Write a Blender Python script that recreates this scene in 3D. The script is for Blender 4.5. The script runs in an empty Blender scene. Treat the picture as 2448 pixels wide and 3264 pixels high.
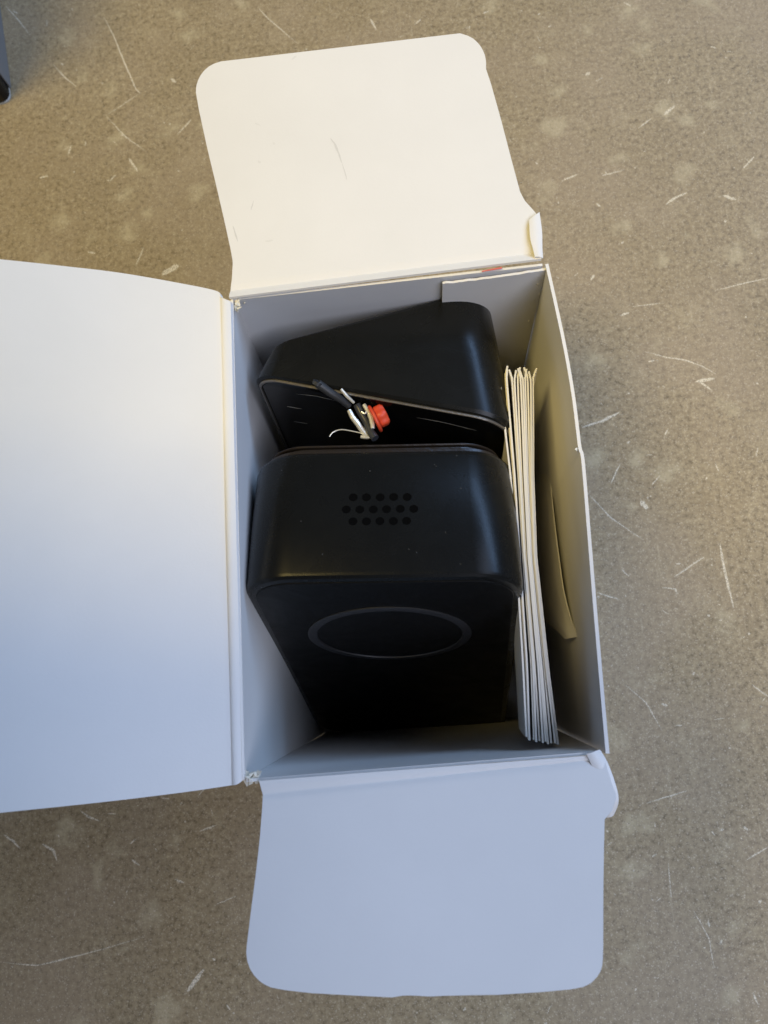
import bpy, bmesh, math, random
from mathutils import Vector, Matrix, noise
R = math.radians
random.seed(11)
C = bpy.context.scene.collection
scene = bpy.context.scene
H = 170.0                 # height of the carton, mm; rim at z = 0, tabletop at z = -H (mm frame)
S = 0.001

# ------------------------------------------------------------------ camera
def rot(rx, ry, rz):
    return (Matrix.Rotation(rz, 3, 'Z') @ Matrix.Rotation(ry, 3, 'Y') @ Matrix.Rotation(rx, 3, 'X'))
CR = rot(R(12.81), R(5.18), R(-4.06))
CP = Vector((8.38, -40.14, 167.6))
FPX, CX, CY = 2451.0, 1224.0, 1632.0
cam_d = bpy.data.cameras.new('camera'); cam = bpy.data.objects.new('camera', cam_d); C.objects.link(cam)
cam.matrix_world = Matrix.Translation((CP + Vector((0, 0, H))) * S) @ CR.to_4x4()
cam_d.sensor_fit = 'HORIZONTAL'; cam_d.sensor_width = 36.0; cam_d.lens = 36.0 * FPX / 2448.0
cam_d.clip_start = 0.002; cam_d.clip_end = 50
cam_d.dof.use_dof = True; cam_d.dof.focus_distance = 0.205; cam_d.dof.aperture_fstop = 36.0 / 1.0 
cam_d.dof.aperture_fstop = 40.0
scene.camera = cam
RIGHT, UP, FWD = CR @ Vector((1, 0, 0)), CR @ Vector((0, 1, 0)), CR @ Vector((0, 0, -1))

def ray(px, py):
    return (CR @ Vector(((px - CX) / FPX, -(py - CY) / FPX, -1.0)))
def at(px, py, z=0.0):                        # a photograph pixel to the point it shows at height z (mm)
    d = ray(px, py); return CP + d * ((z - CP.z) / d.z)
def on(px, py, p0, n):                        # ... to the point on a slanting plane
    d = ray(px, py); return CP + d * ((p0 - CP).dot(n) / d.dot(n))

# ------------------------------------------------------------------ light
w = bpy.data.worlds.new('World'); scene.world = w; w.use_nodes = True
w.node_tree.nodes['Background'].inputs[0].default_value = (0.80, 0.86, 1.0, 1)
w.node_tree.nodes['Background'].inputs[1].default_value = 0.065
def lamp(name, loc, target, size, size_y, power, col):
    d = bpy.data.lights.new(name, 'AREA'); d.shape = 'RECTANGLE'; d.size = size; d.size_y = size_y
    d.energy = power; d.color = col
    o = bpy.data.objects.new(name, d); C.objects.link(o); o.location = loc
    o.rotation_euler = (Vector(target) - Vector(loc)).to_track_quat('-Z', 'Y').to_euler()
    return o
lamp('ceiling_lamp', (-0.44, 0.09, 1.45), (0.0, 0.0, 0.15), 0.36, 0.36, 12.4, (1.0, 0.775, 0.28))
lamp('window_light', (0.847, 0.711, 0.944), (0.0, 0.0, 0.17), 1.3, 0.17, 9.5, (0.36, 0.59, 1.0))
lamp('window_light', (0.581, -0.645, 1.204), (0.0, 0.0, 0.17), 0.9, 0.6, 10.6, (0.76, 0.81, 1.0))
lamp('window_light', (0.799, 0.229, 1.234), (0.0, 0.0, 0.17), 0.7, 0.5, 2.8, (0.62, 0.73, 1.0))
scene.view_settings.view_transform = 'Standard'; scene.view_settings.look = 'None'
scene.view_settings.exposure = 0.0; scene.view_settings.gamma = 1.0
scene.render.engine = 'CYCLES'

# ------------------------------------------------------------------ materials
def new_mat(name):
    m = bpy.data.materials.new(name); m.use_nodes = True
    return m, m.node_tree, m.node_tree.nodes['Principled BSDF']
def nd(nt, t, **kw):
    n = nt.nodes.new(t)
    for k, v in kw.items():
        if k in n.inputs.keys(): n.inputs[k].default_value = v
        else: setattr(n, k, v)
    return n
def coords(nt):
    return nd(nt, 'ShaderNodeTexCoord').outputs['Object']
def noise_tex(nt, co, scale, detail=4, rough=0.6, dist=0.0):
    n = nd(nt, 'ShaderNodeTexNoise'); n.inputs['Scale'].default_value = scale
    n.inputs['Detail'].default_value = detail; n.inputs['Roughness'].default_value = rough
    n.inputs['Distortion'].default_value = dist
    nt.links.new(co, n.inputs['Vector']); return n.outputs['Fac']
def ramp(nt, fac, stops):
    r = nd(nt, 'ShaderNodeValToRGB'); e = r.color_ramp.elements
    while len(e) < len(stops): e.new(0.5)
    for el, (p, c) in zip(e, stops):
        el.position = p; el.color = c if len(c) == 4 else (*c, 1)
    nt.links.new(fac, r.inputs[0]); return r.outputs[0]
def mixc(nt, fac, a, b, mode='MIX'):
    m = nd(nt, 'ShaderNodeMix', data_type='RGBA', blend_type=mode)
    for s, v in ((m.inputs[0], fac), (m.inputs[6], a), (m.inputs[7], b)):
        if isinstance(v, (int, float)): s.default_value = v
        elif isinstance(v, tuple): s.default_value = v if len(v) == 4 else (*v, 1)
        else: nt.links.new(v, s)
    return m.outputs[2]
def bump(nt, b, h, strength, dist):
    n = nd(nt, 'ShaderNodeBump'); n.inputs['Strength'].default_value = strength; n.inputs['Distance'].default_value = dist
    nt.links.new(h, n.inputs['Height']); nt.links.new(n.outputs[0], b.inputs['Normal'])
def simple(name, col, rough, bscale=None, bstr=0.1, bdist=0.0001, var=0.0, metal=0.0, spec=0.5, coat=0.0):
    m, nt, b = new_mat(name)
    b.inputs['Base Color'].default_value = (*col, 1); b.inputs['Roughness'].default_value = rough
    b.inputs['Metallic'].default_value = metal; b.inputs['Specular IOR Level'].default_value = spec
    b.inputs['Coat Weight'].default_value = coat
    co = coords(nt)
    if bscale: bump(nt, b, noise_tex(nt, co, bscale, 3), bstr, bdist)
    if var:
        f = noise_tex(nt, co, 60, 5)
        nt.links.new(ramp(nt, f, [(0.3, tuple(c * (1 - var) for c in col)), (0.7, tuple(min(1, c * (1 + var)) for c in col))]), b.inputs['Base Color'])
    return m

def table_mat():
    m, nt, b = new_mat('worn_tan_laminate'); co = coords(nt)
    fine = noise_tex(nt, co, 900, 3, 0.75)
    grain = noise_tex(nt, co, 420, 4, 0.7)
    mott = noise_tex(nt, co, 55, 6, 0.65, 0.4)
    big = noise_tex(nt, co, 9, 4, 0.6)
    c = ramp(nt, grain, [(0.35, (0.180, 0.136, 0.073)), (0.48, (0.334, 0.257, 0.148)), (0.62, (0.415, 0.326, 0.190)), (0.69, (0.560, 0.454, 0.278))])
    c = mixc(nt, ramp(nt, fine, [(0.52, (0, 0, 0)), (0.75, (0.55, 0.55, 0.55))]), c, (0.560, 0.464, 0.294))
    c = mixc(nt, ramp(nt, fine, [(0.28, (0.5, 0.5, 0.5)), (0.45, (0, 0, 0))]), c, (0.117, 0.086, 0.046))
    c = mixc(nt, ramp(nt, mott, [(0.55, (0, 0, 0)), (0.72, (0.45, 0.45, 0.45))]), c, (0.515, 0.420, 0.256))
    c = mixc(nt, ramp(nt, mott, [(0.28, (0.35, 0.35, 0.35)), (0.44, (0, 0, 0))]), c, (0.235, 0.180, 0.101))
    c = mixc(nt, ramp(nt, big, [(0.35, (0.3, 0.3, 0.3)), (0.65, (0, 0, 0))]), c, (0.307, 0.227, 0.120))
    hue = noise_tex(nt, co, 16, 3, 0.5)
    c = mixc(nt, ramp(nt, hue, [(0.45, (0, 0, 0)), (0.62, (0.4, 0.4, 0.4))]), c, (0.40, 0.31, 0.205))
    # faint hairline abrasion, stretched along two directions
    for ang, k in ((0.9, 0.30), (-0.5, 0.22)):
        mp = nd(nt, 'ShaderNodeMapping'); mp.inputs['Rotation'].default_value = (0, 0, ang); mp.inputs['Scale'].default_value = (700, 45, 1)
        nt.links.new(co, mp.inputs['Vector'])
        s = noise_tex(nt, mp.outputs[0], 1.0, 3, 0.6, 0.5)
        c = mixc(nt, ramp(nt, s, [(0.62, (0, 0, 0)), (0.74, (k, k, k))]), c, (0.614, 0.523, 0.349))
    # pale worn dabs
    v = nd(nt, 'ShaderNodeTexVoronoi'); v.inputs['Scale'].default_value = 42; v.inputs['Randomness'].default_value = 1
    dist = mixc(nt, 0.02, co, nd(nt, 'ShaderNodeTexNoise', Scale=170.0, Detail=4.0).outputs['Color'], 'ADD')
    nt.links.new(dist, v.inputs['Vector'])
    dab = ramp(nt, v.outputs['Distance'], [(0.08, (0.55, 0.55, 0.55)), (0.27, (0, 0, 0))])
    c = mixc(nt, dab, c, (0.560, 0.471, 0.294))
    # crisp pale flecks and short fibres
    for sc_, lo, hi, k, col_ in ((1150, 0.0, 0.17, 0.85, (0.651, 0.558, 0.406)), (620, 0.0, 0.11, 0.7, (0.668, 0.575, 0.425)), (900, 0.0, 0.13, 0.8, (0.136, 0.102, 0.065))):
        vv = nd(nt, 'ShaderNodeTexVoronoi'); vv.inputs['Scale'].default_value = sc_; nt.links.new(mixc(nt, 1.0, co, (0.31 * lo + k, k * 1.7, 0, 1), 'ADD'), vv.inputs['Vector'])
        c = mixc(nt, ramp(nt, vv.outputs['Distance'], [(lo + 0.06, (k, k, k)), (hi + 0.12, (0, 0, 0))]), c, col_)
    nt.links.new(c, b.inputs['Base Color'])
    b.inputs['Roughness'].default_value = 0.5; b.inputs['Specular IOR Level'].default_value = 0.35
    bump(nt, b, grain, 0.25, 0.0003)
    return m

def paper_mat(name='white_card', col=(0.77, 0.755, 0.73)):
    m, nt, b = new_mat(name); co = coords(nt)
    f = noise_tex(nt, co, 45, 5, 0.6)
    c = ramp(nt, f, [(0.3, tuple(x * 0.965 for x in col)), (0.7, col)])
    sm = noise_tex(nt, co, 130, 6, 0.75, 1.0)
    c = mixc(nt, ramp(nt, sm, [(0.70, (0, 0, 0)), (0.80, (0.22, 0.22, 0.22))]), c, (0.5, 0.49, 0.48))
    nt.links.new(c, b.inputs['Base Color'])
    b.inputs['Roughness'].default_value = 0.55; b.inputs['Specular IOR Level'].default_value = 0.3
    h = mixc(nt, 0.5, noise_tex(nt, co, 1800, 2), noise_tex(nt, co, 60, 3))
    bump(nt, b, h, 0.12, 0.0004)
    return m
M = {
    'table': table_mat(),
    'card': paper_mat(),
    'fibre': paper_mat('torn_card_fibre', (0.78, 0.74, 0.62)),
    'page': simple('leaflet_paper', (0.80, 0.77, 0.70), 0.7, 500, 0.1, 0.0002),
    'red': simple('red_print', (0.72, 0.16, 0.11), 0.5),
    'black': simple('matt_black_plastic', (0.0072, 0.0076, 0.0074), 0.40, 2200, 0.12, 0.0001, var=0.15, spec=0.22),
    'face': simple('black_front_plastic', (0.005, 0.005, 0.005), 0.5, 2200, 0.1, 0.0001, spec=0.2),
    'ring': simple('dark_grey_ring', (0.021, 0.021, 0.023), 0.5),
    'hole': simple('speaker_hole_black', (0.002, 0.002, 0.002), 0.9, spec=0.05),
    'gloss': simple('gloss_black', (0.004, 0.004, 0.004), 0.08),
    'film': simple('dark_glossy_edge', (0.022, 0.017, 0.014), 0.30, 300, 0.5, 0.0004),
    'bezel_shine': simple('bezel_highlight_silver', (0.22, 0.20, 0.175), 0.35, 900, 0.5, 0.0002, metal=0.7),
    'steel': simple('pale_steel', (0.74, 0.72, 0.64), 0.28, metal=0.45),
    'rubber': simple('dark_grey_rubber', (0.03, 0.032, 0.036), 0.4),
    'redp': simple('red_plastic', (0.60, 0.06, 0.02), 0.45),
    'grey': simple('mid_grey_panel', (0.22, 0.22, 0.22), 0.5),
    'dust': simple('grey_dust', (0.085, 0.085, 0.085), 0.8),
    'pale': simple('pale_trim', (0.5, 0.5, 0.46), 0.4),
    'tablet': simple('black_tablet_shell', (0.02, 0.02, 0.02), 0.5),
    'scuff': simple('grey_scuff', (0.70, 0.685, 0.66), 0.7),
    'scuff_dark': simple('dark_scuff', (0.62, 0.605, 0.585), 0.7),
    'crease': simple('pale_crease', (0.86, 0.85, 0.83), 0.6),
}
def worn_black(m, lo, hi):
    nt = m.node_tree; b = nt.nodes['Principled BSDF']; co = coords(nt)
    f = noise_tex(nt, co, 70, 6, 0.7, 0.8)
    nt.links.new(ramp(nt, f, [(0.3, (lo,) * 3), (0.7, (hi,) * 3)]), b.inputs['Roughness'])
worn_black(M['black'], 0.24, 0.31); worn_black(M['face'], 0.36, 0.56)
def scratch_mat():
    m, nt, b = new_mat('pale_scratch'); co = coords(nt)
    b.inputs['Base Color'].default_value = (0.92, 0.82, 0.62, 1); b.inputs['Roughness'].default_value = 0.7
    f = noise_tex(nt, co, 1500, 3, 0.7)
    nt.links.new(ramp(nt, f, [(0.33, (0.12, 0.12, 0.12)), (0.58, (0.9, 0.9, 0.9))]), b.inputs['Alpha'])
    return m
M['scratch'] = scratch_mat()

# ------------------------------------------------------------------ builders
def world(v): return Vector((v.x, v.y, v.z + H)) * S
def link(name, bm, mat, parent=None, sharp=35):
    bmesh.ops.recalc_face_normals(bm, faces=bm.faces[:])
    me = bpy.data.meshes.new(name); bm.to_mesh(me); bm.free()
    for p in me.polygons: p.use_smooth = True
    me.set_sharp_from_angle(angle=R(sharp))
    me.materials.append(mat)
    o = bpy.data.objects.new(name, me); C.objects.link(o)
    if parent:
        o.parent = parent
        o.matrix_parent_inverse = Matrix.Translation(-root_loc(parent))
    return o
def root_loc(p):
    v = Vector(p.location)
    while p.parent: p = p.parent; v = v + p.location
    return v
def link_child(name, bm, mat, parent, sharp=35):
    o = link(name, bm, mat, None, sharp)
    o.parent = parent
    loc = Vector((0, 0, 0)); q = parent
    while q: loc += q.location; q = q.parent
    o.location = -loc if parent.type == 'EMPTY' else Vector((0, 0, 0))
    return o
def thing(name, label, cat, loc, group=None):
    o = bpy.data.objects.new(name, None); C.objects.link(o)
    o.location = world(loc); o['label'] = label; o['category'] = cat; o.empty_display_size = 0.01
    if group: o['group'] = group
    return o
def sheet(f, nu, nv, thick, flip=False):
    """solid sheet: f(u,v) -> point (mm); a second skin lies thick mm behind it"""
    bm = bmesh.new(); P = [[f(i / nu, j / nv) for j in range(nv + 1)] for i in range(nu + 1)]
    def nrm(i, j):
        a = P[min(i + 1, nu)][j] - P[max(i - 1, 0)][j]; b = P[i][min(j + 1, nv)] - P[i][max(j - 1, 0)]
        n = a.cross(b)
        if n.length < 1e-9: n = Vector((0, 0, 1))
        n.normalize(); return -n if flip else n
    A = [[bm.verts.new(world(P[i][j])) for j in range(nv + 1)] for i in range(nu + 1)]
    B = [[bm.verts.new(world(P[i][j] - nrm(i, j) * thick)) for j in range(nv + 1)] for i in range(nu + 1)]
    for i in range(nu):
        for j in range(nv):
            bm.faces.new((A[i][j], A[i + 1][j], A[i + 1][j + 1], A[i][j + 1]))
            bm.faces.new((B[i][j], B[i][j + 1], B[i + 1][j + 1], B[i + 1][j]))
    for i in range(nu):
        for j in (0, nv): bm.faces.new((A[i][j], A[i + 1][j], B[i + 1][j], B[i][j]))
    for j in range(nv):
        for i in (0, nu): bm.faces.new((A[i][j], A[i][j + 1], B[i][j + 1], B[i][j]))
    return bm
def loft(loops, cap0=True, cap1=True):
    bm = bmesh.new(); V = [[bm.verts.new(world(p)) for p in l] for l in loops]
    n = len(loops[0])
    for a, b in zip(V, V[1:]):
        for i in range(n): bm.faces.new((a[i], a[(i + 1) % n], b[(i + 1) % n], b[i]))
    if cap0: bm.faces.new(V[0])
    if cap1: bm.faces.new(V[-1])
    return bm
def tube(bm, pts, r, n=10, cap=True):
    pts = [Vector(p) for p in pts]; rings = []
    for i, p in enumerate(pts):
        t = (pts[min(i + 1, len(pts) - 1)] - pts[max(i - 1, 0)]).normalized()
        a = t.orthogonal().normalized() if i == 0 else (rings_a - t * rings_a.dot(t)).normalized()
        rings_a = a; b = t.cross(a); rr = r[i] if isinstance(r, (list, tuple)) else r
        rings.append([bm.verts.new(world(p + (a * math.cos(k * 2 * math.pi / n) + b * math.sin(k * 2 * math.pi / n)) * rr)) for k in range(n)])
    for A, B in zip(rings, rings[1:]):
        for k in range(n): bm.faces.new((A[k], A[(k + 1) % n], B[(k + 1) % n], B[k]))
    if cap: bm.faces.new(rings[0]); bm.faces.new(rings[-1])
    return bm
def ball(bm, c, r, seg=14):
    bmesh.ops.create_uvsphere(bm, u_segments=seg, v_segments=seg // 2 + 2, radius=r * S, matrix=Matrix.Translation(world(c)))
    return bm
def disc_solid(c, ax, r, t, n=40, bev=0.25, dome=0.0):
    ax = ax.normalized(); a = ax.orthogonal().normalized(); b = ax.cross(a)
    def ring(rad, h): return [c + ax * h + (a * math.cos(2 * math.pi * k / n) + b * math.sin(2 * math.pi * k / n)) * rad for k in range(n)]
    return loft([ring(r - bev, 0), ring(r, bev), ring(r, t - bev), ring(r - bev, t)] + ([ring(r * 0.6, t + dome)] if dome else []))
def lerp(a, b, t): return a + (b - a) * t
def poly(pts, t):                                  # piecewise linear along knots (t_i, value)
    for (t0, a), (t1, b) in zip(pts, pts[1:]):
        if t <= t1: return lerp(a, b, (t - t0) / (t1 - t0) if t1 > t0 else 0)
    return pts[-1][1]
def smooth(a, b, x):
    x = max(0, min(1, (x - a) / (b - a))); return x * x * (3 - 2 * x)
def ribbon(bm, pts, width, lift, n=Vector((0, 0, 1)), taper=True):
    """thin mark lying on a surface: tapered, slightly ragged"""
    m = len(pts); L = []
    for i, p in enumerate(pts):
        t = (pts[min(i + 1, m - 1)] - pts[max(i - 1, 0)]).normalized(); s = n.cross(t)
        k = width * 0.5 * ((math.sin(math.pi * (i + 0.25) / (m - 0.5)) ** 0.6) if taper else 1) * random.uniform(0.65, 1.2)
        L.append((bm.verts.new(world(p + s * k + n * lift)), bm.verts.new(world(p - s * k + n * lift))))
    for a, b in zip(L, L[1:]): bm.faces.new((a[0], b[0], b[1], a[1]))
def subdiv(pts, n, jit=0.0):
    out = []
    for a, b in zip(pts, pts[1:]):
        for k in range(n): out.append(lerp(a, b, k / n) + Vector((random.uniform(-jit, jit), random.uniform(-jit, jit), 0)))
    out.append(pts[-1]); return out

# ------------------------------------------------------------------ tabletop
bm = bmesh.new()
N = 2
bmesh.ops.create_grid(bm, x_segments=8, y_segments=8, size=0.9)
top = link('tabletop', bm, M['table']); top['kind'] = 'structure'
bm = bmesh.new()
TZ = -H
def tp(px, py): return at(px, py, TZ)
marks = [  # scratches and chips seen in the photograph: pixel path, width in mm
    ([(2034, 409), (2077, 377)], .8), ([(2117, 366), (2151, 337)], 1.7), ([(1791, 577), (1843, 554)], .8), ([(1920, 560), (1986, 543)], .8),
    ([(2123, 651), (2150, 632), (2189, 614)], 1.5), ([(2303, 623), (2346, 637)], 1.6), ([(2369, 537), (2403, 500)], 1.1), ([(1866, 240), (1880, 231)], 1.6),
    ([(2054, 1120), (2120, 1138), (2186, 1149), (2240, 1168), (2283, 1194)], .7), ([(2277, 926), (2448, 886)], .5), ([(2014, 977), (2117, 966)], .5),
    ([(2265, 148), (2283, 154)], .8), ([(2218, 1216), (2278, 1206)], 1.6), ([(2224, 1213), (2267, 1243)], 1.0), ([(1855, 1363), (1920, 1342), (1974, 1314)], 1.3),
    ([(2042, 1596), (2064, 1623)], 2.2), ([(1947, 1542), (1977, 1477)], .7), ([(2077, 1547), (2104, 1515)], .6), ([(1871, 1569), (1947, 1650), (2050, 1721)], .5),
    ([(2148, 1840), (2245, 1775)], .8), ([(2294, 1732), (2311, 1824), (2338, 1938)], 1.2), ([(1904, 1889), (1974, 1911)], .6), ([(2110, 1873), (2153, 1878), (2160, 1895)], .6),
    ([(2397, 2182), (2448, 2220)], .6), ([(410, 504), (425, 525), (439, 547)], 1.6), ([(217, 494), (226, 465)], 1.0), ([(352, 576), (369, 557)], .9), ([(516, 875), (569, 846)], 3.4),
    ([(280, 803), (304, 807)], 1.1), ([(337, 369), (390, 335), (448, 296)], .5), ([(331, 54), (360, 110), (389, 181), (410, 230), (434, 286), (452, 301)], .8),
    ([(337, 369), (400, 436), (463, 480)], .7), ([(18, 18), (55, 60), (96, 112)], .6), ([(169, 205), (205, 245), (244, 277)], .7), ([(434, 846), (458, 788)], .7),
    ([(0, 3067), (119, 3078), (293, 3035), (461, 2986)], .55), ([(11, 2660), (40, 2680), (65, 2704)], .9), ([(255, 2584), (285, 2605), (320, 2617)], .8), ([(635, 2650), (689, 2631)], .8),
    ([(135, 2690), (170, 2710), (182, 2745)], 1.1), ([(689, 2883), (754, 2856)], .5), ([(597, 3160), (651, 3089)], 1.8), ([(420, 2740), (445, 2758)], .8), ([(2380, 2740), (2448, 2700)], .6),
    ([(450, 250), (545, 262)], .0), ([(820, 20), (855, 60), (950, 140)], .6), ([(1180, 60), (1200, 95)], 1.3), ([(545, 250), (560, 263)], 1.7), ([(565, 430), (610, 380)], .8),
    ([(1990, 2180), (2060, 2240), (2110, 2330)], .5), ([(2060, 2560), (2190, 2520)], .5), ([(2210, 2900), (2260, 2990), (2275, 3080)], .5), ([(2130, 2750), (2140, 2860)], .5),
]
for path, wd in marks:
    if wd <= 0: continue
    ribbon(bm, subdiv([tp(*p) for p in path], 5, 0.12), wd, 0.03 + random.uniform(0, .01))
for k in range(620):
    p = tp(random.uniform(-150, 2600), random.uniform(-150, 3400)); a = random.choice((0.5, 0.9, -0.4, 2.2)) + random.gauss(0, 0.5)
    l = random.choice((.6, .8, 1, 1.4, 2, 4)) * random.uniform(.6, 1.3); d = Vector((math.cos(a), math.sin(a), 0)) * l
    c = Vector((-d.y, d.x, 0)) * random.uniform(-.04, .04)
    ribbon(bm, subdiv([p, p + d * .5 + c, p + d], 3, 0.08), random.choice((.25, .35, .45, .6, .8, 1.1)), 0.045 + k * 0.00005)
sc = link_child('surface_scratch', bm, M['scratch'], top); sc['kind'] = 'stuff'

# ------------------------------------------------------------------ carton
carton = thing('carton', 'open white card box with its lid and two end flaps folded out, holding black devices', 'box', Vector((0, 0, -H)))
TL, TR, BRc, BL = at(735, 950), at(1735, 838), at(1933, 2405), at(772, 2495)
FZ = -H + 0.8
def base(p): return Vector((p.x * 0.985 - (11.5 if p.x < 0 else 0), p.y * 0.985, FZ))   # the stuffed box bulges on its left side
rim_right = [at(1738, 842), at(1790, 1080), at(1822, 1260), at(1842, 1420), at(1853, 1470), at(1872, 1700), at(1893, 1960), at(1915, 2220), at(1931, 2402)]
def along(pts, t):
    n = len(pts); x = t * (n - 1); i = min(int(x), n - 2); k = x - i
    a, b, c, d = pts[max(i - 1, 0)], pts[i], pts[i + 1], pts[min(i + 2, n - 1)]
    return (b * 2 + (c - a) * k + (a * 2 - b * 5 + c * 4 - d) * (k * k) + (b * 3 - a - c * 3 + d) * (k ** 3)) * 0.5
dent = [(0.0, 52), (.30, 44), (.43, 42), (.52, 44), (.68, 46), (.76, 34), (.80, 18), (1.0, 12)]
def right_wall(u, v):                               # u: north to south, v: down
    p = lerp(along(rim_right, u), base(lerp(TR, BRc, u)), v)
    dep = v * H; edge = poly(dent, u)
    amp = 0.8 * smooth(0.14, 0.40, u) * (1 - smooth(0.70, 0.86, u))
    k = smooth(edge - 12, edge + 8, dep) * (1 - smooth(edge + 18, edge + 75, dep))
    wob = 0.5 * math.sin(u * 9 + dep * 0.05) * math.sin(min(1, v * 3) * math.pi / 2)
    return p + Vector((-amp * k + wob * 0.6, 0, 0))
bm = sheet(right_wall, 70, 60, 0.75, flip=True); right = link_child('wall', bm, M['card'], carton)
def plain_wall(a, b, bow, outward):
    def f(u, v):
        p = lerp(lerp(a, b, u), base(lerp(a, b, u)), v)
        return p + outward * (bow * math.sin(math.pi * u) * math.sin(math.pi * min(1, v * 1.2)) + 0.25 * math.sin(u * 7 + v * 4) * math.sin(math.pi * v))
    return f
ym, xm = Vector((0, 1, 0)), Vector((1, 0, 0))
inx = 0.05
link_child('wall', sheet(plain_wall(TL + Vector((.1, -.05, 0)), TR + Vector((-.5, -.1, 0)), 0.8, ym), 24, 20, 0.6), M['card'], carton)
link_child('wall', sheet(plain_wall(BRc + Vector((-.9, .15, .15)), BL + Vector((.9, .1, .15)), -0.6, ym), 24, 20, 0.6), M['card'], carton)
link_child('wall', sheet(plain_wall(BL + Vector((.1, .6, .3)), TL + Vector((.1, -.6, .3)), 1.0, xm), 24, 20, 0.6), M['card'], carton)
link_child('bottom_panel', sheet(lambda u, v: lerp(lerp(base(TL), base(TR), u), lerp(base(BL), base(BRc), u), v) + Vector((0, 0, 0)), 4, 4, 0.6), M['card'], carton)
# glue tab folded from the right wall over the far wall, its raw edge a little below the fold
gt0, gt1 = at(1410, 894, -1.2), at(1738, 849, -0.6)
def tab(u, v):
    p = lerp(gt0, gt1, u); q = lerp(base(TL), base(TR), lerp(.67, 1, u)) + Vector((-.6, -1.6, 0))
    r = lerp(p, q, v * 0.97)
    return r + Vector((0, -0.35 - 0.25 * math.sin(v * 11 + u * 3), 0.35 * noise.noise(Vector((u * 14, 0, 0))) * (1 - v)))
link_child('glue_tab', sheet(tab, 30, 20, 0.6), M['card'], carton)
rp = bmesh.new()
q0, q1 = at(1537, 867, 0.5), at(1601, 856, 0.5)
a, b_, c_, d_ = [rp.verts.new(world(p)) for p in (q0, q1, q1 + Vector((-.1, .42, -.1)), q0 + Vector((-.1, .3, -.1)))]
f = rp.faces.new((a, b_, c_, d_)); ex = bmesh.ops.extrude_face_region(rp, geom=[f])
for v in ex['geom']:
    if isinstance(v, bmesh.types.BMVert): v.co.z += 0.00015
link_child('printed_mark', rp, M['red'], carton)
bm = bmesh.new(); c = at(1836, 1431, 0.2)
bmesh.ops.convex_hull(bm, input=[bm.verts.new(world(c + Vector((random.gauss(0, .2), random.gauss(0, .26), random.gauss(0, .2))))) for _ in range(14)])
link_child('torn_fleck', bm, M['fibre'], carton)
# torn perforation down the far right corner
bm = bmesh.new()
for k in range(90):
    t = (k + random.random()) / 90 * 0.62
    p = lerp(TR + Vector((-1.0, -1.2, -1)), base(TR) + Vector((-1.2, -2.0, 0)), t) + Vector((random.gauss(0, .35), random.gauss(0, .35), 0))
    s = random.uniform(.12, .36)
    pts = [p + Vector((random.gauss(0, s), random.gauss(0, s * .6), random.gauss(0, s * 2))) for _ in range(5)]
    vs = [bm.verts.new(world(q)) for q in pts]
    bmesh.ops.convex_hull(bm, input=vs)
link_child('torn_seam', bm, M['card'], carton)

def flap(rows, plane_p, plane_n, nu=44, crease=0.9, sag=0.0, ripple=0.25):
    """rows: (left pixel, right pixel) from the hinge to the tip"""
    L = [on(*a, plane_p, plane_n) for a, b in rows]; Rr = [on(*b, plane_p, plane_n) for a, b in rows]
    acc = [0.0]
    for i in range(1, len(rows)): acc.append(acc[-1] + ((L[i] + Rr[i]) - (L[i - 1] + Rr[i - 1])).length / 2)
    tot = acc[-1]; n = plane_n.normalized()
    def f(u, v):
        s = v * tot; i = 0
        while i < len(acc) - 2 and s > acc[i + 1]: i += 1
        k = (s - acc[i]) / max(1e-6, acc[i + 1] - acc[i])
        l, r = lerp(L[i], L[i + 1], k), lerp(Rr[i], Rr[i + 1], k)
        z = crease * math.exp(-(s / 1.1) ** 2) - 0.35 * math.exp(-((s - 2.2) / 0.8) ** 2) + sag * (s / tot) ** 2 + ripple * math.sin(u * 5 + 1) * math.sin(s / tot * 3)
        return lerp(l, r, u) + n * z
    return f
def corner(c, a0, a1, rx, ry, n=7):
    return [(c[0] + rx * math.cos(R(lerp(a0, a1, k / n))), c[1] - ry * math.sin(R(lerp(a0, a1, k / n)))) for k in range(n + 1)]
def dense(rows, n=6):
    out = []
    for (a, b), (c, d) in zip(rows, rows[1:]):
        for k in range(n): out.append(((lerp(a[0], c[0], k / n), lerp(a[1], c[1], k / n)), (lerp(b[0], d[0], k / n), lerp(b[1], d[1], k / n))))
    out.append(rows[-1]); return out
# far dust flap
hx = (TR - TL).normalized()
pn = Matrix.Rotation(R(5), 3, hx) @ Vector((0, 0, 1))
cl = corner((722, 292), 180, 101, 98, 98)[::1]; cr = corner((1453, 205), -8, 82, 97, 100)
rows = [((733, 952), (1724, 830)), ((732, 935), (1723, 812)), ((739, 890), (1721, 765)), ((742, 835), (1717, 690)), ((736, 800), (1702, 672)),
        ((722, 735), (1673, 640)), ((712, 690), (1658, 612)), ((690, 595), (1632, 515)), ((660, 470), (1598, 385)), ((634, 350), (1566, 270))]
rows = dense(rows, 3) + [(a, b) for a, b in zip(cl, cr)]
far_flap = link_child('dust_flap', sheet(flap(rows, at(1228, 892) + Vector((0, 0, .4)), pn, sag=0.0, ripple=0.0), 40, 90, 0.6), M['card'], carton)
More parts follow.
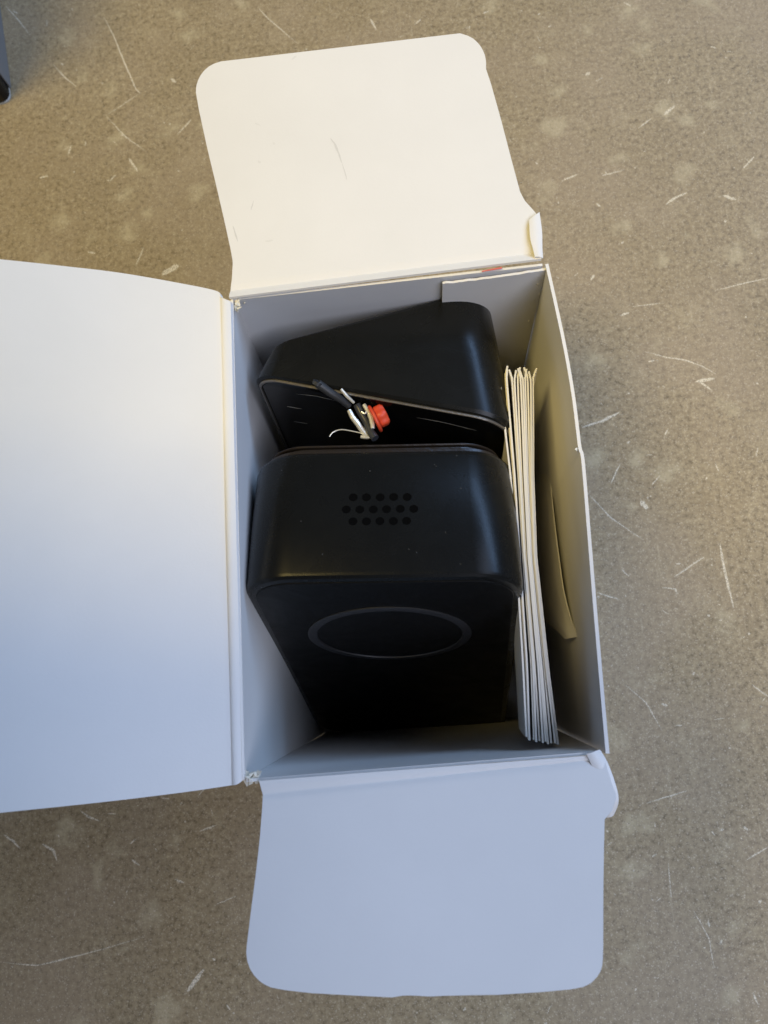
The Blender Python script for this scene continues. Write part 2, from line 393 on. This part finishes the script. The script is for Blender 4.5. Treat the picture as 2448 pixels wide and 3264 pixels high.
# near dust flap, tip tilted up so the flap catches more window light
pn2 = Matrix.Rotation(R(-12), 3, hx) @ Vector((0, 0, 1))
cl = corner((905, 3035), 180, 268, 117, 118); cr = corner((1820, 3060), 2, -86, 100, 92)
rows = [((828, 2490), (1885, 2408)), ((833, 2506), (1898, 2412)), ((840, 2540), (1925, 2420)), ((838, 2580), (1945, 2485)), ((834, 2630), (1964, 2540)), ((832, 2660), (1950, 2585)), ((828, 2700), (1926, 2612)), ((818, 2790), (1924, 2700)),
        ((806, 2880), (1922, 2830)), ((790, 3010), (1921, 3020))]
rows = dense(rows, 3) + [(a, b) for a, b in zip(cl, cr)] + [((985, 3163), (1735, 3161)), ((1120, 3170), (1600, 3171)), ((1250, 3173), (1450, 3174))]
near_flap = link_child('dust_flap', sheet(flap(rows, at(1355, 2450) + Vector((0, 0, .4)), pn2, crease=0.1, ripple=0.2), 40, 90, 0.6, flip=False), M['card'], carton)

# shoulders: the folded-back ears of the two dust flaps
def ear(path_in, path_out, zi, zo, amp=.5, name='folded_ear'):
    a = [at(*p, z) for p, z in zip(path_in, zi)]; b = [at(*p, z) for p, z in zip(path_out, zo)]
    return link_child(name, sheet(lambda u, v: lerp(along(a, v), along(b, v), u) + Vector((0, 0, amp * math.sin(u * math.pi))), 8, 24, 0.6), M['card'], carton)
ear([(1870, 2400), (1893, 2450), (1920, 2530), (1935, 2600)], [(1905, 2392), (1934, 2440), (1966, 2540), (1948, 2592)], [1.0, .6, -1.0, -3.5], [0.2, .2, -1.2, -4.2])
ear([(1688, 705), (1690, 760), (1700, 800), (1706, 822)], [(1716, 680), (1724, 740), (1724, 790), (1726, 826)], [1.75, 1.5, 1.2, 1.0], [1.7, 1.3, .9, .7], amp=.22)

# lid, rising towards the left
hy = (TL - BL).normalized()
lid_edge_far = [(735, 965), (715, 955), (690, 932), (560, 905), (378, 874), (200, 853), (0, 832), (-300, 805), (-460, 792)]
lid_edge_near = [(770, 2488), (752, 2501), (730, 2503), (600, 2522), (400, 2547), (200, 2569), (0, 2590), (-300, 2624), (-460, 2642)]
def lid_pt(px, py, zz): return at(px, py, zz)
lid_z = [0.5, 0.9, 0.6, 3.6, 9.0, 15.2, 22.5, 33.0, 39.0]
Lf = [at(*p, z) for p, z in zip(lid_edge_far, lid_z)]; Ln = [at(*p, z) for p, z in zip(lid_edge_near, lid_z)]
def lid(u, v):
    a, b = along(Lf, u), along(Ln, u)
    p = lerp(a, b, v)
    return p + Vector((0, 0, 0.5 * math.sin(math.pi * v) * u + 0.25 * math.sin(v * 9) * smooth(.1, .3, u)))
lid_flap = link_child('lid_flap', sheet(lid, 64, 60, 0.7, flip=True), M['card'], carton)

def pj(P):
    q = CR.transposed() @ (P - CP); return (CX + FPX * q.x / -q.z, CY - FPX * q.y / -q.z)
def lid_at(px, py):                                  # the spot of the lid seen at a pixel
    u0, v0, r = 0.5, 0.5, 0.5
    for _ in range(9):
        u0, v0 = min(((u0 + a * r / 6, v0 + b * r / 6) for a in range(-6, 7) for b in range(-6, 7) if -0.01 < u0 + a * r / 6 < 1.01 and -0.01 < v0 + b * r / 6 < 1.01),
                     key=lambda q: sum((x - y) ** 2 for x, y in zip(pj(lid(max(0, min(1, q[0])), max(0, min(1, q[1])))), (px, py))))
        r *= 0.45
    return lid(u0, v0)
for path, wd, mt, nm in (([(470, 2215), (520, 2262), (580, 2282), (660, 2292), (735, 2325)], .35, 'crease', 'crease_line'), ([(66, 1822), (74, 1830)], .9, 'scuff_dark', 'scuff_mark'),
                         ([(436, 1184), (444, 1192)], .4, 'scuff_dark', 'scuff_mark'), ([(540, 2505), (556, 2520)], .3, 'scuff_dark', 'scuff_mark')):
    bm = bmesh.new(); ribbon(bm, subdiv([lid_at(*p) for p in path], 4, .04), wd, .06); link_child(nm, bm, M[mt], lid_flap)

# frayed corners where the lid meets the dust flaps
for cpx, cpy, name in ((752, 972, 'torn_corner'), (797, 2478, 'torn_corner')):
    bm = bmesh.new(); c = at(cpx, cpy, 0.0)
    for k in range(22):
        p = c + Vector((random.gauss(0, 1.0), random.gauss(0, 0.7), random.gauss(-.6, .4))); s = random.uniform(.2, .6)
        vs = [bm.verts.new(world(p + Vector((random.gauss(0, s), random.gauss(0, s), random.gauss(0, .35))))) for _ in range(7)]
        bmesh.ops.convex_hull(bm, input=vs)
    link_child(name, bm, M['fibre'], carton)
# scuffs on the far flap and the lid, and one crease
def marks_on(parent, surf_p, surf_n, paths, mat, name):
    for path, wd in paths:
        bm = bmesh.new(); ribbon(bm, subdiv([on(*p, surf_p, surf_n) for p in path], 4, .05), wd, 0.02, surf_n.normalized())
        link_child(name, bm, mat, parent)
fp = at(1228, 892) + Vector((0, 0, .4))
marks_on(far_flap, fp, pn, [([(1053, 440), (1068, 460), (1080, 490), (1090, 520)], .5), ([(1090, 520), (1100, 550), (1106, 575)], .28), ([(742, 720), (752, 750), (758, 770)], .4), ([(808, 640), (800, 670)], .25)], M['scuff_dark'], 'scuff_mark')
marks_on(far_flap, fp, pn, [([(870, 455), (877, 460)], .6), ([(822, 512), (830, 520)], .7), ([(812, 392), (830, 400)], .4), ([(845, 770), (870, 766)], .5), ([(930, 190), (945, 178)], .7)], M['scuff'], 'scuff_mark')
# ------------------------------------------------------------------ black devices
def rrect(c, ax, dn, half, top, bot, r, n=9, rl=None, rb=None, wide=0.0):
    """rounded rectangle: ax across, dn down; spans -half..half and top..bot"""
    out = []
    rl = r if rl is None else rl                     # the left corners may be tighter, the right side may flare
    for sx, cy_, a0, q in ((1, top + r, -90, r), (1, bot - r, 0, r), (-1, bot - rl, 90, rl), (-1, top + rl, 180, rl)):
        for k in range(n + 1):
            a = R(a0 + 90 * k / n); y = cy_ + q * math.sin(a); x = sx * (half - q) + q * math.cos(a)
            if x > 0: x += wide * max(0.0, y - 14) / 150
            out.append(c + ax * x + dn * y)
    return out
# direction down the front face, from its vanishing point
vp = (1330, 2908)
dn = ray(*vp).normalized()
ax = (RIGHT - dn * RIGHT.dot(dn)); ax = ax - Vector((0, 0, 0)); ax.normalize()
bk = dn.cross(ax).normalized()
if bk.dot(UP) < 0: bk = -bk
Lp, Rp = (782, 1903), (1666, 1907)
zl = -6.5
pl = at(*Lp, zl)
# the right flank point at the same depth along ax
dr = ray(*Rp)
# solve CP + dr*t = pl + ax*w + bk*0 + dn*k  (least residual in bk)
best = None
A = Matrix((dr, -ax, -dn)).transposed(); sol = A.inverted() @ (pl - CP)
WID = sol[1]
RAD = 12.0; LEN = 160.0; DEP = 33.0
p_top = pl + ax * (WID / 2) + dn * (sol[2] / 2) - dn * RAD        # middle of the top edge of the front face
print('doorbell width', WID, 'top', p_top, 'dn', dn, 'bk', bk)
bell = thing('video_doorbell', 'black doorbell unit standing nearest in the box, speaker holes up and ringed button facing front', 'doorbell', p_top + dn * LEN)
hw = WID / 2
secs = []
for s, ins in ((0, 1.6), (.25, .8), (.8, .25), (1.6, 0), (DEP * .5, 0.0), (DEP - 2.0, 0.2), (DEP - .8, .6), (DEP, 1.5)):
    secs.append(rrect(p_top + bk * s, ax, dn, hw - ins, ins, LEN - ins, RAD - ins * .6, wide=11.0))
body = link_child('body', loft(secs), M['black'], bell, 25)
# front panel set 0.3 mm proud inside the rounded edge
fs = [rrect(p_top - bk * s, ax, dn, hw - 2.2 - i, 2.2 + i, LEN - 2.2 - i, RAD - 2, wide=11.0) for s, i in ((-.2, 0), (.15, 0), (.3, .2))]
link_child('front_panel', loft(fs, True, True), M['face'], bell, 25)
# back plate, in two thin layers
for s0, s1, ins, mt, nm in ((DEP + .1, DEP + 1.3, 2.2, 'film', 'back_plate'), (DEP + 1.5, DEP + 2.6, 3.6, 'film', 'gasket'), (DEP + 2.8, DEP + 3.3, 3.0, 'bezel_shine', 'protective_film')):
    link_child(nm, loft([rrect(p_top + bk * s, ax, dn, hw - ins - j, ins + j, LEN - ins, RAD - 2) for s, j in ((s0, .2), (s0 + .2, 0), (s1 - .2, 0), (s1, .2))]), M['film'], bell, 25)
# button ring: centre from the photograph
rc = on(1241, 2006, p_top - bk * .3, bk)
rl = on(980, 2018, p_top - bk * .3, bk); rr_ = on(1503, 2018, p_top - bk * .3, bk)
ro = (rr_ - rl).length / 2
rt, rb = on(1241, 1934, p_top - bk * .3, bk), on(1243, 2099, p_top - bk * .3, bk)
rv = (rb - rt).length / 2; rc = (rt + rb) / 2
print('ring radii', ro, rv)
def ring_pts(a, b, h, n=72): return [rc + ax * a * math.cos(2 * math.pi * k / n) + dn * b * math.sin(2 * math.pi * k / n) - bk * h for k in range(n)]
link_child('button_ring', loft([ring_pts(ro, rv, -.1), ring_pts(ro, rv, .25), ring_pts(ro - .3, rv - .3, .4), ring_pts(ro - 2.3, rv - 2.0, .4), ring_pts(ro - 2.5, rv - 2.2, -.1)], False, False), M['ring'], bell, 40)
link_child('button', loft([ring_pts(ro - 2.6, rv - 2.3, -.1), ring_pts(ro - 2.6, rv - 2.3, .1), ring_pts(ro - 3.2, rv - 2.9, .22), ring_pts(ro * .4, rv * .4, .1), ]), M['face'], bell, 40)
# speaker holes: flat black discs with a raised lip, the holes' darkness painted on
hole_px = [(1126, 1585), (1168, 1585), (1212, 1585), (1255, 1584), (1298, 1584),
           (1104, 1624), (1147, 1624), (1190, 1624), (1232, 1623), (1276, 1622), (1319, 1622),
           (1125, 1662), (1168, 1662), (1211, 1661), (1254, 1661), (1296, 1660)]
hole_me = None
for px, py in hole_px:
    c = on(px, py, p_top, dn)
    a = lambda rad, h, n=16: [c + (ax * math.cos(2 * math.pi * k / n) + bk * math.sin(2 * math.pi * k / n)) * rad + dn * h for k in range(n)]
    o = link_child('speaker_hole', loft([a(1.02, -.02), a(.92, -.06), a(.82, -.02), a(.78, -.015)], False, True), M['hole'], bell, 30)

dust = bmesh.new()
for px, py in [(1027, 1769), (1467, 1556), (1384, 1481), (1390, 1485), (900, 1500), (1300, 1750), (1010, 1450), (1180, 1500), (1420, 1700), (960, 1660)] + [(random.uniform(850, 1600), random.uniform(1440, 1800)) for _ in range(3)]:
    a = random.uniform(0, 6.28); l = random.uniform(.12, .5); c = on(px, py, p_top, dn)
    ribbon(dust, [c, c + (ax * math.cos(a) + bk * math.sin(a)) * l * .5, c + (ax * math.cos(a) + bk * math.sin(a)) * l], random.uniform(.1, .2), .05, -dn)
du = link_child('dust_speck', dust, M['dust'], bell); du['kind'] = 'stuff'
# second device behind it, turned and wedge shaped, with a glossy face
vp2 = (1330, 2361)
d2 = ray(*vp2).normalized()
z2 = -6.5
q_fl = on(800, 1190, at(1000, 1250, z2), d2); q_fr = on(1660, 1345, at(1000, 1250, z2), d2)
q_bl = on(850, 1095, at(1000, 1250, z2), d2); q_br = on(1572, 897, at(1000, 1250, z2), d2)
case = thing('black_case', 'black wedge-shaped case with a glossy face, leaning behind the doorbell in the box', 'case', (q_fl + q_fr) / 2 + d2 * 140)
def prof(a, b, ins, r, top=0.0, ln=140.0):
    c = (a + b) / 2; x = (b - a); h = x.length / 2; x.normalize()
    return rrect(c, x, d2, h - ins, top + ins, ln - ins, r, rl=r * 0.6)
S2 = []
for t, ins in ((0, 1.0), (.012, .4), (.04, 0), (.5, 0), (.94, .2), (.98, .7), (1, 1.6)):
    S2.append(prof(lerp(q_fl, q_bl, t), lerp(q_fr, q_br, t), ins, 11))
link_child('shell', loft(S2), M['black'], case, 25)
x2 = (q_fr - q_fl).normalized(); b2 = d2.cross(x2).normalized()
if b2.dot(UP) < 0: b2 = -b2
link_child('bezel_highlight', loft([prof(q_fl - b2 * s, q_fr - b2 * s, i, 10.5) for s, i in ((-.05, .95), (.3, .85), (.55, 1.0), (.55, 1.35), (.2, 1.5))], False, False), M['bezel_shine'], case, 40)  # bezel edge; its silver highlight is painted in as a pale ring
link_child('glossy_face', loft([prof(q_fl - b2 * s, q_fr - b2 * s, i, 10) for s, i in ((-.3, 1.75), (.3, 1.75), (.45, 2.0))]), M['gloss'], case, 25)
# glints of film edges, painted as pale ribbons on the glossy face
gp = q_fl - b2 * 0.5
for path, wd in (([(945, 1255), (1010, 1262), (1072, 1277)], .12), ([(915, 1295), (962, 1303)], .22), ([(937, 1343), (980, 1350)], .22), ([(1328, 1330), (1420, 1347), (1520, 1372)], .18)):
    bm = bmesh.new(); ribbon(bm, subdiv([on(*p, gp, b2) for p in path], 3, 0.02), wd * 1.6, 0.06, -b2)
    link_child('film_glint', bm, M['steel'], case)

# ------------------------------------------------------------------ clip between the two devices
UPZ = 9.0
ck = thing('wire_clip', 'small steel clip with black pin and red knob between the black devices', 'clip', at(1170, 1340, -30))
bm = bmesh.new(); pin = [at(1012, 1222, -4.5), at(1050, 1250, -6.5), at(1090, 1275, -9), at(1112, 1294, -11)]
tube(bm, pin, [1.1, 1.05, .95, .85], 14)
link_child('pin', bm, M['rubber'], ck)
bm = bmesh.new(); tube(bm, [at(1014, 1216, -4.2), at(1010, 1226, -4.6)], 1.3, 14); link_child('pin_head', bm, M['rubber'], ck)
def strip(path, z, wd, name, t=.5):
    pts = subdiv([at(*p, zz + UPZ) for p, zz in zip(path, z)], 5)
    bm = bmesh.new(); tube(bm, pts, [wd * (0.8 + .2 * math.sin(math.pi * i / (len(pts) - 1))) for i in range(len(pts))], 8)
    link_child(name, bm, M['steel'], ck)
strip([(1087, 1240), (1105, 1262), (1128, 1284)], [-14.5, -15.5, -17], .42, 'clip_arm')
strip([(1160, 1290), (1172, 1308), (1182, 1330), (1187, 1352), (1188, 1366)], [-19] * 5, .62, 'clip_band')
strip([(1113, 1308), (1124, 1330), (1140, 1350), (1153, 1370), (1170, 1392)], [-19, -19, -19.5, -20, -20.5], .7, 'clip_band')
strip([(1150, 1392), (1168, 1393), (1182, 1393)], [-20.5, -20.5, -20.5], .5, 'clip_foot')
for bx, by in ((1133, 1272), (1163, 1369)):
    bm = bmesh.new(); ball(bm, at(bx, by, -17.8), .85); link_child('rivet', bm, M['steel'], ck)
def wire(path, z, r, name='wire_loop'):
    bm = bmesh.new(); P = [at(*p, z + UPZ) for p in path]; tube(bm, [along(P, i / 24) for i in range(25)], r, 8); link_child(name, bm, M['steel'], ck)
wire([(1050, 1392), (1060, 1379), (1078, 1371), (1098, 1370), (1144, 1379), (1160, 1386)], -20, .14)
wire([(1152, 1312), (1162, 1318), (1168, 1312)], -18, .2)
bm = bmesh.new(); tube(bm, subdiv([at(1138, 1290, -20 + UPZ), at(1150, 1315, -20.3 + UPZ), at(1168, 1345, -20.3 + UPZ), at(1180, 1375, -20 + UPZ), at(1196, 1398, -19.5 + UPZ)], 4), 1.0, 12)
link_child('clip_core', bm, M['rubber'], ck)
kax = (at(1240, 1325, -21 + UPZ) - at(1190, 1345, -20 + UPZ)).normalized()
kax = (kax + Vector((0, 0, .25))).normalized()
link_child('red_washer', disc_solid(at(1191, 1337, -20 + UPZ), kax, 3.6, .8, 40), M['redp'], ck)
# knob with scalloped rim
kc = at(1198, 1334, -20 + UPZ); ka = kax.orthogonal().normalized(); kb = kax.cross(ka)
def knob(rad, h, n=60): return [kc + kax * h + (ka * math.cos(2 * math.pi * k / n) + kb * math.sin(2 * math.pi * k / n)) * rad * (1 + .06 * math.cos(6 * 2 * math.pi * k / n)) for k in range(n)]
link_child('red_knob', loft([knob(2.5, .3), knob(2.75, .7), knob(2.75, 2.2), knob(2.3, 2.8), knob(1.4, 2.95)]), M['redp'], ck, 40)

# ------------------------------------------------------------------ folded leaflets down the right side
bk_t = thing('folded_leaflets', 'wad of folded white paper leaflets standing on edge along the right wall of the box', 'leaflets', at(1700, 1750, -115))
NP = 12
for i in range(NP):
    t = (0, .10, .16, .33, .40, .47, .60, .68, .74, .84, .92, 1)[i]; j = random.uniform(-3, 3)
    zt = -13 - 1.2 * abs(t - .6) + random.uniform(-.6, .6)
    kx = [(0, lerp(1600, 1705, t ** .85) + j), (.12, lerp(1615, 1707, t ** .9) + j * .4), (.28, lerp(1637, 1708, t)), (.5, lerp(1655, 1718, t)), (.8, lerp(1676, 1757, t)), (1, lerp(1686, 1786, t ** 1.15) + j)]
    y0, y1 = 1172 + random.uniform(-6, 12) + (25 if i == 0 else 0), lerp(2352, 2374, t) + random.uniform(-5, 4)
    rimp = [at(poly(kx, s / 24), lerp(y0, y1, s / 24), zt) for s in range(25)]
    hook = random.choice((-1, 1)) * random.uniform(.3, .9)
    def page(u, v, rimp=rimp, hook=hook, t=t):
        p = along(rimp, u); dep = v * 98
        x = p.x + hook * (1 - smooth(0, .03, u)) - 0.4 * math.exp(-(dep / .6) ** 2)
        conv = lerp(p.x, 33.0 + t * 4, smooth(0, 1, v))
        return Vector((lerp(x, conv, 0.9 * v), p.y, p.z - dep))
    link_child('leaflet', sheet(page, 40, 14, 0.42), M['page'], bk_t)

ls_edge = [(1722, 1172), (1736, 1300), (1746, 1440), (1753, 1560), (1764, 1670), (1775, 1760), (1792, 1880), (1816, 1975), (1838, 2032)]
ls_pts = [at(*p, z) for p, z in zip(ls_edge, (-64, -52, -43, -39, -37, -35, -32, -28, -24))]
def loose(u, v):
    p = along(ls_pts, u); dep = 84 * v * (1 - 0.93 * smooth(.55, 1, u))
    return Vector((p.x - 1.2 * math.sin(min(1, v * 2) * math.pi / 2) - 0.5 * v + 0.5 * math.exp(-(dep / 2.5) ** 2), p.y, p.z - dep))
ls = link('loose_sheet', sheet(loose, 48, 30, 0.3), M['page'])
ls['label'] = 'curled white paper sheet bowed between the folded leaflets and right wall of the box'; ls['category'] = 'paper'

# ------------------------------------------------------------------ dark object cut off at the upper left
oc = thing('grey_sided_case', 'black case with a grey side and pale base strip, at the upper left corner', 'case', at(-250, 100, TZ))
c0 = at(39, 326, TZ); e_dir = (at(3, 60, TZ) - c0).normalized(); w_dir = Vector((-e_dir.y, e_dir.x, 0))
HT = 225.0
def case_ring(z, ins, rad=4.5, lx=70, ly=230):
    cen = Vector((c0.x, c0.y, z)) + w_dir * lx / 2 + e_dir * ly / 2
    return rrect(cen, w_dir, e_dir, lx / 2 - ins, -ly / 2 + ins, ly / 2 - ins, rad, 7)
link_child('body', loft([case_ring(TZ + 1.3, .3), case_ring(TZ + 1.8, 0), case_ring(TZ + HT - 2, 0), case_ring(TZ + HT - .5, .6), case_ring(TZ + HT, 2.0)]), M['black'], oc)
link_child('base_strip', loft([case_ring(TZ + .02, .2), case_ring(TZ + .8, .1), case_ring(TZ + 1.25, .4)]), M['pale'], oc)
def side(u, v):
    p = c0 + e_dir * lerp(9 - 3.5 * (v), 220, u); return Vector((p.x, p.y, TZ + lerp(0.3, HT - 4, v))) - w_dir * 0.7
link_child('side_panel', sheet(side, 6, 6, 0.6), M['grey'], oc)

# ------------------------------------------------------------------ the tablet the picture is taken with (behind the lens, out of frame)
tb = thing('tablet', 'black tablet held level above the open white box', 'tablet', CP)
tc = CP - FWD * 5 - RIGHT * 72 - UP * 83
link_child('back_shell', loft([rrect(tc + FWD * s, RIGHT, -UP, 87 - i, -125 + i, 125 - i, 10) for s, i in ((3.5, 1.2), (3.2, .3), (-3.2, 0), (-3.6, .6))]), M['tablet'], tb)
link_child('screen', loft([rrect(tc - FWD * s, RIGHT, -UP, 86, -124, 124, 9) for s in (3.7, 4.2)]), M['gloss'], tb)
link_child('shade_cover', loft([rrect(tc - RIGHT * 177 + FWD * h, RIGHT, -UP, 87 - i, -125 + i, 125 - i, 10) for h, i in ((2.0, .6), (1.4, 0), (-1.4, 0), (-2.0, .6))]), M['tablet'], tb)  # unseen cover, added to widen the tablet's shadow to the left
